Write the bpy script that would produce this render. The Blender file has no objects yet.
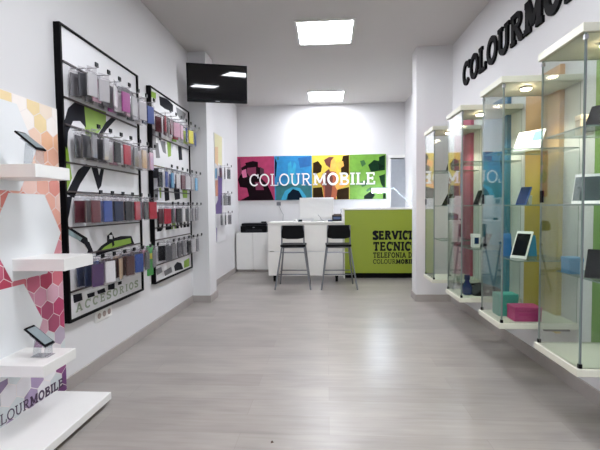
import bpy, bmesh, math, random
from mathutils import Vector, Matrix
random.seed(7)
sc = bpy.context.scene
COL = sc.collection
PI = math.pi

# ------------------------------------------------------------------ camera
F_PX, YAW, PITCH, ROLL, EYE = 410.0, .0672, .0434, -.0111, 1.2
_fw = Vector((-math.sin(YAW)*math.cos(PITCH), math.cos(YAW)*math.cos(PITCH), -math.sin(PITCH)))
_ri = Vector((math.cos(YAW), math.sin(YAW), 0)); _up = _ri.cross(_fw)
_r2 = _ri*math.cos(ROLL) + _up*math.sin(ROLL); _u2 = -_ri*math.sin(ROLL) + _up*math.cos(ROLL)
CAM = Vector((0, 0, EYE))
cd = bpy.data.cameras.new('camera'); cam = bpy.data.objects.new('camera', cd); COL.objects.link(cam)
cd.sensor_fit = 'HORIZONTAL'; cd.sensor_width = 36; cd.lens = F_PX/600*36; cd.clip_start = .02
m3 = Matrix((_r2, _u2, -_fw)).transposed()
cam.matrix_world = Matrix.Translation(CAM) @ m3.to_4x4()
sc.camera = cam

def W(px, py, x=None, y=None, z=None):
    """point of a known wall / shelf plane seen at a measured place of the photograph"""
    d = _r2*((px-300)/F_PX) + _u2*((225-py)/F_PX) + _fw
    i, v = (0, x) if x is not None else (1, y) if y is not None else (2, z)
    return CAM + d*((v-CAM[i])/d[i])

# ------------------------------------------------------------------ materials
def lin(h):
    h = h.lstrip('#'); o = []
    for i in (0, 2, 4):
        c = int(h[i:i+2], 16)/255
        o.append(c/12.92 if c <= .04045 else ((c+.055)/1.055)**2.4)
    return (*o, 1)
_M = {}
def mat(name, col, rough=.5, metal=0, var=.06, scale=14, coat=0, bump=0):
    if name in _M: return _M[name]
    m = bpy.data.materials.new(name); m.use_nodes = True; nt = m.node_tree
    b = nt.nodes['Principled BSDF']
    b.inputs['Roughness'].default_value = rough; b.inputs['Metallic'].default_value = metal
    b.inputs['Coat Weight'].default_value = coat
    if isinstance(col, str) and max(int(col[i:i+2], 16) for i in (1, 3, 5)) < 56: b.inputs['Specular IOR Level'].default_value = .08
    c = lin(col) if isinstance(col, str) else col
    tc = nt.nodes.new('ShaderNodeTexCoord'); n = nt.nodes.new('ShaderNodeTexNoise')
    n.inputs['Scale'].default_value = scale; n.inputs['Detail'].default_value = 3
    nt.links.new(tc.outputs['Object'], n.inputs['Vector'])
    r = nt.nodes.new('ShaderNodeMapRange'); r.inputs['To Min'].default_value = 1-var; r.inputs['To Max'].default_value = 1+var
    nt.links.new(n.outputs['Fac'], r.inputs['Value'])
    mx = nt.nodes.new('ShaderNodeVectorMath'); mx.operation = 'SCALE'; mx.inputs[0].default_value = c[:3]
    nt.links.new(r.outputs['Result'], mx.inputs['Scale']); nt.links.new(mx.outputs[0], b.inputs['Base Color'])
    if bump:
        bp = nt.nodes.new('ShaderNodeBump'); bp.inputs['Strength'].default_value = bump; bp.inputs['Distance'].default_value = .004
        nt.links.new(n.outputs['Fac'], bp.inputs['Height']); nt.links.new(bp.outputs['Normal'], b.inputs['Normal'])
    _M[name] = m; return m
def emit(name, col, strength):
    m = bpy.data.materials.new(name); m.use_nodes = True; b = m.node_tree.nodes['Principled BSDF']
    b.inputs['Base Color'].default_value = (.8, .8, .8, 1)
    b.inputs['Emission Color'].default_value = lin(col); b.inputs['Emission Strength'].default_value = strength
    return m
def glassy(name, tint, base=.04, gain=.85, rough=.02, body=0, bodycol='#ffffff', power=5):
    """clear sheet: see-through with mirror reflection that grows towards grazing view"""
    m = bpy.data.materials.new(name); m.use_nodes = True; nt = m.node_tree; N = nt.nodes; L = nt.links
    N.clear(); out = N.new('ShaderNodeOutputMaterial')
    lw = N.new('ShaderNodeLayerWeight'); lw.inputs['Blend'].default_value = .5
    p = N.new('ShaderNodeMath'); p.operation = 'POWER'; p.inputs[1].default_value = power
    a = N.new('ShaderNodeMath'); a.operation = 'MULTIPLY_ADD'; a.inputs[1].default_value = gain; a.inputs[2].default_value = base
    L.new(lw.outputs['Facing'], p.inputs[0]); L.new(p.outputs[0], a.inputs[0])
    t = N.new('ShaderNodeBsdfTransparent'); t.inputs['Color'].default_value = lin(tint)
    g = N.new('ShaderNodeBsdfGlossy'); g.inputs['Roughness'].default_value = rough
    x = N.new('ShaderNodeMixShader'); L.new(a.outputs[0], x.inputs[0]); L.new(t.outputs[0], x.inputs[1]); L.new(g.outputs[0], x.inputs[2])
    last = x
    if body:
        d = N.new('ShaderNodeBsdfDiffuse'); d.inputs['Color'].default_value = lin(bodycol)
        y = N.new('ShaderNodeMixShader'); y.inputs[0].default_value = body
        L.new(x.outputs[0], y.inputs[1]); L.new(d.outputs[0], y.inputs[2]); last = y
    L.new(last.outputs[0], out.inputs[0]); return m

def floor_material():
    m = bpy.data.materials.new('grey_laminate'); m.use_nodes = True; nt = m.node_tree; N = nt.nodes; L = nt.links
    b = N['Principled BSDF']; tc = N.new('ShaderNodeTexCoord')
    br = N.new('ShaderNodeTexBrick'); br.offset = .37; br.inputs['Scale'].default_value = 1
    br.inputs['Brick Width'].default_value = 1.28; br.inputs['Row Height'].default_value = .192
    br.inputs['Mortar Size'].default_value = .0016; br.inputs['Mortar Smooth'].default_value = .3
    br.inputs['Color1'].default_value = lin('#9e9792'); br.inputs['Color2'].default_value = lin('#948d88')
    br.inputs['Mortar'].default_value = lin('#8e8782')
    L.new(tc.outputs['Object'], br.inputs['Vector'])
    mp = N.new('ShaderNodeMapping'); mp.inputs['Scale'].default_value = (1.4, 16, 1); L.new(tc.outputs['Object'], mp.inputs['Vector'])
    n = N.new('ShaderNodeTexNoise'); n.inputs['Scale'].default_value = 2.2; n.inputs['Detail'].default_value = 6; n.inputs['Distortion'].default_value = .6
    L.new(mp.outputs[0], n.inputs['Vector'])
    mp2 = N.new('ShaderNodeMapping'); mp2.inputs['Scale'].default_value = (1.5, 4, 1); L.new(tc.outputs['Object'], mp2.inputs['Vector'])
    n2 = N.new('ShaderNodeTexNoise'); n2.inputs['Scale'].default_value = 1.5; n2.inputs['Detail'].default_value = 2; L.new(mp2.outputs[0], n2.inputs['Vector'])
    ad = N.new('ShaderNodeMath'); ad.operation = 'ADD'; L.new(n.outputs['Fac'], ad.inputs[0]); L.new(n2.outputs['Fac'], ad.inputs[1])
    r = N.new('ShaderNodeMapRange'); r.inputs['From Min'].default_value = .5; r.inputs['From Max'].default_value = 1.5
    r.inputs['To Min'].default_value = .78; r.inputs['To Max'].default_value = 1.18; L.new(ad.outputs[0], r.inputs['Value'])
    s = N.new('ShaderNodeVectorMath'); s.operation = 'SCALE'; L.new(br.outputs['Color'], s.inputs[0]); L.new(r.outputs[0], s.inputs['Scale'])
    L.new(s.outputs[0], b.inputs['Base Color'])
    r3 = N.new('ShaderNodeMapRange'); r3.inputs['To Min'].default_value = .26; r3.inputs['To Max'].default_value = .4
    L.new(n.outputs['Fac'], r3.inputs['Value']); L.new(r3.outputs[0], b.inputs['Roughness'])
    bp = N.new('ShaderNodeBump'); bp.inputs['Strength'].default_value = .12; bp.inputs['Distance'].default_value = .002
    L.new(n.outputs['Fac'], bp.inputs['Height']); L.new(bp.outputs[0], b.inputs['Normal'])
    return m

WALL = mat('white_wall_paint', '#d6d4d5', .75, var=.015, scale=3)
CEIL = mat('white_ceiling_paint', '#c6c2c0', .85, var=.02, scale=2)
BASEB = mat('grey_skirting', '#a39b97', .5)
WHITE = mat('white_laminate', '#e4e2df', .35, var=.02)
PANELW = mat('white_print_board', '#dcdadc', .4, var=.02)
BLACK = mat('black_paint', '#0a080b', .5)
BLKPLASTIC = mat('black_plastic', '#0d0d10', .3)
DARKPRINT = mat('black_print', '#1c1b22', .6)
GREYPRINT = mat('grey_print', '#6c6a6d', .45)
GREEN = mat('lime_print', '#84a82c', .45)
LIME = mat('lime_laminate', '#8c9a24', .4, var=.03, scale=4)
CHROME = mat('chrome', '#c8c8cc', .18, 1, var=.02)
STEEL = mat('stool_steel', '#85858a', .28, 1, var=.02)
ALU = mat('brushed_aluminium', '#9a9a9e', .35, 1, var=.03)
RAIL = mat('dark_rail', '#3a2a2c', .45)
GLASS = glassy('cabinet_glass', '#f6f9f7', base=.025, gain=.8, power=3)
GLASSEDGE = mat('green_glass_edge', '#7d8c86', .15)
SHELFGL = glassy('shelf_glass', '#eef4f1', base=.04, gain=.6, body=.04, bodycol='#bcd0c6')
BAG = glassy('clear_bag_film', '#f8f7f8', base=.03, gain=.35, rough=.1, body=.03, bodycol='#dcd8da', power=3)
ACRYL = glassy('clear_acrylic', '#eef0f2', base=.05, gain=.6, body=.08)
WINGLASS = glassy('window_glass', '#f4f8f8')
CABWOOD = mat('pale_cabinet_board', '#d9d6c6', .5, var=.02)
LED = emit('lit_led_diffuser', '#f3f8ff', 13)
SPOTM = emit('lit_spot_lens', '#ffe6c0', 30)

# ------------------------------------------------------------------ mesh builder
class MB:
    def __init__(s): s.v = []; s.f = []; s.m = []; s.sm = []
    def add(s, vs, fs, m=0, smooth=False):
        o = len(s.v); s.v += [Vector(p) for p in vs]
        for f in fs: s.f.append([o+i for i in f]); s.m.append(m); s.sm.append(smooth)
        return s
    def box(s, x0, x1, y0, y1, z0, z1, m=0):
        vs = [(x, y, z) for z in (z0, z1) for x, y in ((x0, y0), (x1, y0), (x1, y1), (x0, y1))]
        return s.add(vs, [(3, 2, 1, 0), (4, 5, 6, 7), (0, 1, 5, 4), (1, 2, 6, 5), (2, 3, 7, 6), (3, 0, 4, 7)], m)
    def prism(s, pts, o, u, v, d, m=0):
        """outline pts (a,b) in the plane o+a*u+b*v, extruded by vector d"""
        o, u, v, d = map(Vector, (o, u, v, d)); n = len(pts)
        A = [o+u*a+v*b for a, b in pts]
        area = sum(pts[i][0]*pts[(i+1) % n][1]-pts[(i+1) % n][0]*pts[i][1] for i in range(n))
        if (area > 0) == (u.cross(v).dot(d) > 0): pass
        else: A.reverse()
        B = [p+d for p in A]
        return s.add(A+B, [list(range(n))[::-1], list(range(n, 2*n))]+[(i, (i+1) % n, n+(i+1) % n, n+i) for i in range(n)], m)
    def poly3(s, pts, d, m=0):
        """planar outline of 3-D points extruded by d"""
        P = [Vector(p) for p in pts]; n = len(P); d = Vector(d)
        nn = Vector((0, 0, 0))
        for i in range(n): nn += (P[i]-P[0]).cross(P[(i+1) % n]-P[0])
        if nn.dot(d) < 0: P.reverse()
        return s.add(P+[p+d for p in P], [list(range(n))[::-1], list(range(n, 2*n))]+[(i, (i+1) % n, n+(i+1) % n, n+i) for i in range(n)], m)
    def lathe(s, c, axis, prof, seg=20, m=0):
        """prof: (radius, height along axis)"""
        c = Vector(c); a = Vector(axis).normalized(); t = Vector((1, 0, 0)) if abs(a.x) < .9 else Vector((0, 1, 0))
        u = a.cross(t).normalized(); w = a.cross(u); n = len(prof); vs = []
        for r, h in prof:
            for k in range(seg):
                g = 2*PI*k/seg; vs.append(c+a*h+(u*math.cos(g)+w*math.sin(g))*r)
        fs = [(i*seg+k, i*seg+(k+1) % seg, (i+1)*seg+(k+1) % seg, (i+1)*seg+k) for i in range(n-1) for k in range(seg)]
        s.add(vs, fs, m, True)
        return s.add(vs[:seg], [list(range(seg))[::-1]], m).add(vs[-seg:], [list(range(seg))], m)
    def cyl(s, p0, p1, r, seg=14, m=0, r2=None):
        p0, p1 = Vector(p0), Vector(p1)
        return s.lathe(p0, p1-p0, [(r, 0), (r if r2 is None else r2, (p1-p0).length)], seg, m)
    def tube(s, pts, r, seg=8, closed=False, m=0):
        P = [Vector(p) for p in pts]; n = len(P); vs = []; pu = None
        for i, p in enumerate(P):
            a = P[i-1] if (i or closed) else P[0]; b = P[(i+1) % n] if (i < n-1 or closed) else P[-1]
            t = (b-a).normalized()
            if pu is None: pu = t.cross(Vector((0, 0, 1)) if abs(t.z) < .9 else Vector((1, 0, 0))).normalized()
            pu = (pu-t*pu.dot(t)).normalized(); w = t.cross(pu)
            for k in range(seg):
                g = 2*PI*k/seg; vs.append(p+(pu*math.cos(g)+w*math.sin(g))*r)
        rng = n if closed else n-1
        fs = [(i*seg+k, i*seg+(k+1) % seg, ((i+1) % n)*seg+(k+1) % seg, ((i+1) % n)*seg+k) for i in range(rng) for k in range(seg)]
        s.add(vs, fs, m, True)
        if not closed: s.add(vs[:seg], [list(range(seg))[::-1]], m).add(vs[-seg:], [list(range(seg))], m)
        return s
    def build(s, name, mats, parent=None, world=False, base=None, bevel=0, segs=2):
        me = bpy.data.meshes.new(name); vs = s.v
        if parent is not None and world:
            root = parent
            while root.parent: root = root.parent
            R = Matrix.Rotation(-root.rotation_euler.z, 3, 'Z'); vs = [R @ (p-root.location) for p in vs]
        if base is not None: vs = [p-Vector(base) for p in vs]
        me.from_pydata([tuple(p) for p in vs], [], s.f)
        if not isinstance(mats, (list, tuple)): mats = [mats]
        for x in mats: me.materials.append(x)
        for p, i, q in zip(me.polygons, s.m, s.sm): p.material_index = i; p.use_smooth = q
        if bevel:
            bm = bmesh.new(); bm.from_mesh(me); bmesh.ops.remove_doubles(bm, verts=bm.verts, dist=1e-5)
            es = [e for e in bm.edges if len(e.link_faces) == 2 and e.calc_face_angle(0) > .5]
            bmesh.ops.bevel(bm, geom=es, offset=bevel, segments=segs, profile=.6, affect='EDGES', clamp_overlap=True)
            bm.to_mesh(me); bm.free()
        o = bpy.data.objects.new(name, me); COL.objects.link(o)
        if parent is not None: o.parent = parent
        if base is not None: o.location = base
        return o

def tag(o, label, cat, group=None):
    o['label'] = label; o['category'] = cat
    if group: o['group'] = group
    return o
def thing(name, label, cat, loc=(0, 0, 0), rz=0, group=None):
    o = bpy.data.objects.new(name, None); COL.objects.link(o); o.empty_display_size = .05
    o.location = loc; o.rotation_euler = (0, 0, rz); return tag(o, label, cat, group)
def struct(o): o['kind'] = 'structure'; return o
_KIDS = {}
def dup(root, loc, rz, label, group=None):
    r = root.copy(); COL.objects.link(r); r.location = loc; r.rotation_euler = (0, 0, rz); r['label'] = label
    if group: r['group'] = group
    for ch in list(root.children):
        c = ch.copy(); COL.objects.link(c); c.parent = r
        for g in list(ch.children):
            d = g.copy(); COL.objects.link(d); d.parent = c
    return r
def recolour(o, m):
    o.material_slots[0].link = 'OBJECT'; o.material_slots[0].material = m
def kid(r, prefix): return [c for c in r.children if c.name.split('.')[0] == prefix][0]

# ------------------------------------------------------------------ slab serif lettering
def arc(cx, cy, rx, ry, a0, a1, n=14):
    return [(cx+rx*math.cos(math.radians(a0+(a1-a0)*i/n)), cy+ry*math.sin(math.radians(a0+(a1-a0)*i/n))) for i in range(n+1)]
def strip_quads(pts, t, closed=False):
    P = [Vector((a, b)) for a, b in pts]
    if closed: P = P[:-1] if (P[0]-P[-1]).length < 1e-6 else P
    n = len(P); L = []; R = []
    for i in range(n):
        d1 = (P[i]-P[i-1]).normalized() if (i or closed) else None
        d2 = (P[(i+1) % n]-P[i]).normalized() if (i < n-1 or closed) else None
        d1 = d1 or d2; d2 = d2 or d1
        n1 = Vector((-d1.y, d1.x)); n2 = Vector((-d2.y, d2.x)); mm = n1+n2
        mm = mm.normalized() if mm.length > 1e-6 else n1
        k = 1/max(.45, mm.dot(n1)); L.append(P[i]+mm*t*k/2); R.append(P[i]-mm*t*k/2)
    rng = range(n) if closed else range(n-1)
    return [[R[i], R[(i+1) % n], L[(i+1) % n], L[i]] for i in rng]
def glyph(ch, t, sf=1):
    """stroke outlines of a slab serif capital one unit high: (width, [(polyline, thickness, closed)])"""
    h = t/2; th = t*.72; hh = th/2; S = []; w = .8
    def st(p, tt=t, c=False): S.append((p, tt, c))
    def serif(x, y, half=.13):
        if sf: st([(x-half-h*.6, y), (x+half+h*.6, y)], th)
    if ch == 'C':
        w = .86; st(arc(.45, .5, .45-h, .5-hh, 48, 318, 22)); st([(.80, .98), (.80, .64)], th)
    elif ch == 'O':
        w = .94; st(arc(.47, .5, .47-h, .5-hh, 0, 360, 30), t, True)
    elif ch == 'L':
        w = .78; st([(.2, 0), (.2, 1)]); serif(.2, 1-hh); st([(.02, hh), (.76, hh)], th); st([(.76-hh, 0), (.76-hh, .3)], th)
    elif ch == 'U':
        w = .98; st([(.2, 1), (.2, .36)]+arc(.49, .36, .29, .36-hh, 180, 360, 14)[1:]+[(.78, 1)]); serif(.2, 1-hh); serif(.78, 1-hh)
    elif ch == 'R':
        w = .94; st([(.2, 0), (.2, 1)]); st([(.04, 1-hh), (.5, 1-hh)]+arc(.5, .74, .22, .26-hh, 90, -90, 10)[1:]+[(.2, .48+hh)], t*.85)
        st([(.46, .48), (.76, hh)]); serif(.2, hh); st([(.68, hh), (.94, hh)], th)
    elif ch == 'M':
        w = 1.16; st([(.2, 0), (.2, 1)], t*.9); st([(.96, 0), (.96, 1)]); st([(.2, .97), (.58, .2)], t*.95); st([(.58, .2), (.96, .97)], t*.8)
        serif(.2, hh); serif(.96, hh); st([(.03, 1-hh), (.26, 1-hh)], th); st([(.9, 1-hh), (1.13, 1-hh)], th)
    elif ch == 'B':
        w = .86; st([(.2, 0), (.2, 1)])
        st([(.04, 1-hh), (.48, 1-hh)]+arc(.48, .76, .2, .24-hh, 90, -90, 10)[1:]+[(.2, .52+hh)], t*.85)
        st([(.04, hh), (.5, hh)]+arc(.5, .27, .24, .27-hh, -90, 90, 10)[1:]+[(.2, .54-hh)], t*.85)
    elif ch == 'I':
        w = .42; st([(.21, 0), (.21, 1)]); serif(.21, hh); serif(.21, 1-hh)
    elif ch == 'E':
        w = .82; st([(.2, 0), (.2, 1)]); st([(.03, hh), (.78, hh)], th); st([(.03, 1-hh), (.74, 1-hh)], th); st([(.2, .52), (.56, .52)], th)
        st([(.78-hh, 0), (.78-hh, .28)], th); st([(.74-hh, 1), (.74-hh, .74)], th); st([(.56, .4), (.56, .64)], th)
    elif ch == 'F':
        w = .78; st([(.2, 0), (.2, 1)]); serif(.2, hh); st([(.03, 1-hh), (.74, 1-hh)], th); st([(.2, .5), (.56, .5)], th); st([(.74-hh, 1), (.74-hh, .72)], th)
    elif ch == 'S':
        w = .74; st(arc(.37, .74, .3, .26-hh, 30, 270, 14)+arc(.37, .27, .31, .27-hh, 90, -150, 14)[1:]); st([(.68, 1), (.68, .72)], th); st([(.06, 0), (.06, .3)], th)
    elif ch == 'V':
        w = .96; st([(.14, .97), (.48, .06)]); st([(.48, .06), (.82, .97)]); serif(.14, 1-hh, .1); serif(.82, 1-hh, .1)
    elif ch == 'T':
        w = .86; st([(.43, 0), (.43, 1)]); serif(.43, hh); st([(.03, 1-hh), (.83, 1-hh)], th); st([(.03+hh, 1), (.03+hh, .7)], th); st([(.83-hh, 1), (.83-hh, .7)], th)
    elif ch == 'N':
        w = 1.0; st([(.2, 0), (.2, 1)], t*.85); st([(.8, 0), (.8, 1)], t*.85); st([(.2, .96), (.8, .06)]); serif(.2, hh); serif(.8, 1-hh); st([(.03, 1-hh), (.26, 1-hh)], th)
    elif ch == 'A':
        w = .96; st([(.14, .03), (.48, .96)]); st([(.48, .96), (.82, .03)]); st([(.26, .3), (.7, .3)], th); serif(.14, hh, .1); serif(.82, hh, .1)
    elif ch == 'D':
        w = .92; st([(.2, 0), (.2, 1)]); st([(.03, 1-hh), (.42, 1-hh)]+arc(.42, .5, .44-h, .5-hh, 90, -90, 16)[1:]+[(.03, hh)], t*.9)
    elif ch == ' ': w = .4
    return w, S
def lettering(text, o, u, v, n, height, width, stroke, depth, part, m, parent, bold_from=99, bold=None, world=True, join=False, gap=.07):
    """letters standing on the plane o,u,v, thickened along n; each letter its own part unless join"""
    u, v, n, o = Vector(u).normalized(), Vector(v).normalized(), Vector(n).normalized(), Vector(o)
    g = [glyph(c, bold if (bold and i >= bold_from) else stroke) for i, c in enumerate(text)]
    tot = sum(a[0]+gap for a in g)-gap; k = width/tot; x = 0; one = MB()
    for (w, S), c in zip(g, text):
        mb = one if join else MB()
        for pl, tt, cl in S:
            for q in strip_quads(pl, tt, cl):
                mb.poly3([o+u*((x+p.x)*k)+v*(p.y*height) for p in q], n*depth)
        if not join and S: mb.build(part, m, parent, world=world)
        x += w+gap
    if join: return one.build(part, m, parent, world=world)

# ------------------------------------------------------------------ room shell
CZ = 3.15; XL = -1.73; YB = 7.9; YF = -2.6
def xr(y): return 1.54+(5.2-y)*.025
RW = MB(); RW.box(-3.2, 3.2, YF-.2, 10.2, -.12, 0); struct(RW.build('floor', floor_material()))
b = MB(); b.box(-3.2, 3.2, YF-.2, 10.2, CZ, CZ+.12); struct(b.build('ceiling', CEIL))
b = MB(); b.box(XL-.15, XL, YF, YB+.15, 0, CZ); struct(b.build('wall_left', WALL))
b = MB(); b.prism([(xr(YF), YF), (xr(YB), YB), (xr(YB)+.2, YB), (xr(YF)+.2, YF)], (0, 0, 0), (1, 0, 0), (0, 1, 0), (0, 0, CZ)); struct(b.build('wall_right', WALL))
DX0, DZ1 = 1.20, 2.11
b = MB(); b.box(XL, DX0, YB, YB+.15, 0, CZ); b.box(DX0, xr(YB), YB, YB+.15, DZ1, CZ); struct(b.build('wall_back', WALL))
# doorway behind the counter with a lobby behind it
LOB = mat('grey_lobby_paint', '#dfe1e6', .8)
b = MB(); b.box(DX0-.3, 2.0, YB+1.0, YB+1.1, 0, CZ); b.box(DX0-.3, DX0-.2, YB+.15, YB+1.0, 0, CZ); b.box(1.9, 2.0, YB+.15, YB+1.0, 0, CZ); struct(b.build('wall_lobby', LOB))
b = MB(); b.box(DX0-.055, DX0, YB-.012, YB+.15, 0, DZ1+.055); b.box(DX0, xr(YB)-.003, YB-.012, YB+.15, DZ1, DZ1+.055); struct(b.build('door_1', WHITE))
# columns
b = MB(); b.box(XL+.001, -1.505, 5.1, 5.42, 0, CZ); struct(b.build('wall_left_column', WALL))
b = MB(); b.box(1.105, xr(5.3)+.05, 5.2, 5.45, 0, CZ); struct(b.build('wall_right_column', WALL))
# shop front behind the photographer: glazed opening
b = MB(); b.box(XL, -1.45, YF-.15, YF, 0, CZ); b.box(1.5, 1.8, YF-.15, YF, 0, CZ); b.box(-1.45, 1.5, YF-.15, YF, 2.6, CZ); struct(b.build('wall_front', WALL))
w1 = MB(); w1.box(-1.45, 1.5, YF-.08, YF-.07, .05, 2.6); wo = struct(w1.build('window_1', WINGLASS))
f = MB()
for x in (-1.45, -.5, .5, 1.45): f.box(x, x+.05, YF-.1, YF-.05, 0, 2.6)
f.box(-1.45, 1.5, YF-.1, YF-.05, 0, .05); f.box(-1.45, 1.5, YF-.1, YF-.05, 2.55, 2.6); f.build('frame', ALU, wo)
# skirting boards
BH = .088
b = MB(); b.box(XL, XL+.014, YF, 5.1, 0, BH); b.box(XL, XL+.014, 5.42, YB, 0, BH); struct(b.build('baseboard_left', BASEB))
b = MB(); b.box(XL, -1.505+.014, 5.086, 5.1, 0, BH); b.box(-1.505, -1.491, 5.1, 5.434, 0, BH); b.box(XL, -1.505, 5.42, 5.434, 0, BH); struct(b.build('baseboard_left_column', BASEB))
b = MB(); b.prism([(xr(YF)-.014, YF), (xr(5.2)-.014, 5.2), (xr(5.2), 5.2), (xr(YF), YF)], (0, 0, 0), (1, 0, 0), (0, 1, 0), (0, 0, BH)); struct(b.build('baseboard_right', BASEB))
b = MB(); b.box(1.091, xr(5.2), 5.186, 5.2, 0, BH); b.box(1.091, 1.105, 5.2, 5.464, 0, BH); struct(b.build('baseboard_right_column', BASEB))
b = MB(); b.box(XL, DX0-.055, YB-.014, YB, 0, BH); struct(b.build('baseboard_back', BASEB))
PAVE = mat('grey_pavement', '#9a9894', .9)
b = MB(); b.box(-15, 15, -22, YF-.2, -.14, -.02); struct(b.build('ground', PAVE))

# ------------------------------------------------------------------ ceiling lights
for y, lab in ((4.67, 'square lit ceiling panel, the nearer and larger of the two in view'), (7.3, 'square lit ceiling panel near the back wall, above the desk'),
               (2.0, 'square lit ceiling panel above the cabinets, out of frame'), (-.7, 'square lit ceiling panel near the shop front, out of frame')):
    t = thing('ceiling_light', lab, 'light', (-.01, y, CZ), 0, 'square ceiling panels')
    f = MB()
    for a in (-1, 1): f.box(a*.305-.012, a*.305+.012, -.317, .317, -.018, 0); f.box(-.293, .293, a*.305-.012, a*.305+.012, -.018, 0)
    f.build('frame', WHITE, t)
    MB().box(-.293, .293, -.293, .293, -.012, -.002).build('diffuser', LED, t)

# ------------------------------------------------------------------ back wall sign
def shade(name, c): return mat(name, c, .5, var=.3, scale=13)
SG = thing('wall_sign', 'four-colour COLOURMOBILE photo sign with white letters on back wall', 'sign', (-.31, YB-.03, 1.32))
Y0 = YB-.03
MB().box(-1.735, 1.105, Y0, YB, 1.335, 2.19).build('sign_board', WHITE, SG, world=True)
def sp(px, py): return W(px, py, y=Y0)
xs = [sp(237, 180).x, sp(274.5, 180).x, sp(312, 180).x, sp(349.5, 180).x, sp(386, 180).x]
ZT, ZB = 2.19, 1.335
SC = [shade('sign_magenta', '#a82a5a'), shade('sign_blue', '#1a7db4'), shade('sign_yellow', '#cfb43a'), shade('sign_green', '#68992e')]
tints = [['#3a0c24', '#7c1c46', '#d8709a', '#14030b'], ['#0a5a96', '#2a98bc', '#071828', '#1f6a70'], ['#5a2016', '#a85430', '#f0a848', '#2a1c0a'], ['#255a24', '#0e2c18', '#84ac48', '#081c10']]
TM = [[shade('sign_tone_%d_%d' % (i, j), c) for j, c in enumerate(r)] for i, r in enumerate(tints)]
SHAPES = [
 [(3, [(238, 180), (241, 168), (246, 165), (245, 163), (253, 161), (258, 162), (258, 167), (262, 168), (264, 173), (261, 178), (267, 184), (271, 192), (274, 201), (240, 201), (249, 196), (247, 188), (240, 187)]),
  (1, [(247, 168), (256, 167), (256, 174), (250, 177), (247, 173)]), (2, [(241, 171), (246, 169), (247, 177), (243, 178)]),
  (0, [(260, 167), (264, 169), (264, 175), (260, 174)]), (1, [(255, 182), (262, 182), (264, 190), (256, 190)]), (1, [(238, 160), (240, 158), (242, 172), (239, 178)])],
 [(1, [(288, 176), (288, 164), (291, 161), (292, 170), (294, 162), (296, 164), (295, 176), (298, 187), (285, 187)]),
  (3, [(276, 186), (288, 184), (299, 184), (311, 186), (311, 201), (276, 201)]), (2, [(287, 201), (288, 193), (293, 188), (299, 190), (303, 201)]),
  (1, [(281, 201), (285, 191), (292, 187), (300, 188), (306, 196), (307, 201), (304, 201), (299, 191), (293, 189), (288, 194), (286, 201)]),
  (2, [(275, 158), (277, 163), (276, 176), (275, 178)]), (0, [(298, 158), (311, 156), (311, 166), (300, 168)]), (3, [(277, 157), (279, 157), (279, 160), (277, 160)])],
 [(3, [(313, 163), (318, 161), (322, 166), (321, 172), (313, 175)]), (3, [(343, 156), (349, 155), (349, 175), (341, 175), (341, 164)]), (3, [(336, 190), (349, 187), (349, 201), (337, 201)]),
  (3, [(313, 188), (322, 187), (324, 201), (313, 201)]),
  (1, [(324, 175), (331, 171), (336, 172), (338, 186), (336, 201), (324, 201), (323, 188), (318, 180)]), (0, [(325, 172), (329, 169), (333, 178), (331, 200), (325, 200)]),
  (2, [(329, 160), (335, 159), (337, 166), (334, 171), (330, 169)]), (0, [(324, 160), (329, 157), (334, 157), (331, 161), (330, 168), (326, 165)]),
  (2, [(337, 163), (343, 161), (344, 166), (339, 169)]), (2, [(334, 184), (344, 181), (349, 184), (337, 190)])],
 [(1, [(368, 165), (374, 160), (379, 161), (379, 157), (385, 155), (385, 170), (371, 172)]), (0, [(360, 161), (364, 160), (366, 164), (362, 167)]),
  (1, [(379, 176), (385, 174), (385, 190), (381, 184)]), (0, [(360, 182), (367, 180), (367, 185), (362, 187)]), (3, [(364, 196), (371, 191), (375, 195), (372, 199), (364, 199)]),
  (1, [(383, 190), (385.5, 188), (385.5, 200), (383, 200)]), (0, [(366, 190), (371, 187), (371, 190), (367, 192)]), (3, [(378, 163), (384, 166), (379, 170)])]]
for i in range(4):
    mb = MB(); mb.box(xs[i], xs[i+1], Y0-.004, Y0, ZB+.004, ZT-.004, 0)
    for k, (tone, poly) in enumerate(SHAPES[i]):
        pts = []
        for px, py in poly:
            p = sp(px, py); p.x = min(max(p.x, xs[i]+.002), xs[i+1]-.002); p.z = min(max(p.z, ZB+.006), ZT-.006); p.y = Y0-.004; pts.append(p)
        mb.poly3(pts, (0, -.0006*(k+1), 0), tone+1)
    mb.build('photo_panel', [SC[i]]+TM[i], SG, world=True)
a = sp(249.8, 184.3); c = sp(375.5, 181.5)
LETW = mat('white_letter_face', '#f4f2f0', .3)
mid0, mid1 = sp(311.5, 183).x, sp(313, 183).x
lettering('COLOUR', (a.x, Y0-.01, 1.615), (1, 0, 0), (0, 0, 1), (0, -1, 0), .23, mid0-a.x, .115, .018, 'letter', LETW, SG, gap=.07)
lettering('MOBILE', (mid1, Y0-.01, 1.615), (1, 0, 0), (0, 0, 1), (0, -1, 0), .23, c.x-mid1, .175, .018, 'letter', LETW, SG, gap=.06)

# ------------------------------------------------------------------ right wall lettering
wd = Vector((.025, -1, 0)).normalized(); wn = Vector((-1, -.025, 0)).normalized()
o = Vector((xr(4.80), 4.80, 2.53))
WL = thing('wall_lettering', 'thick black COLOURMOBILE letters on the right wall above the cabinets', 'lettering', o)
lettering('COLOURMOBILE', o, wd, (0, 0, 1), wn, .25, 2.62, .2, .022, 'letter', BLACK, WL, bold_from=6, bold=.27, gap=.1)

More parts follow.
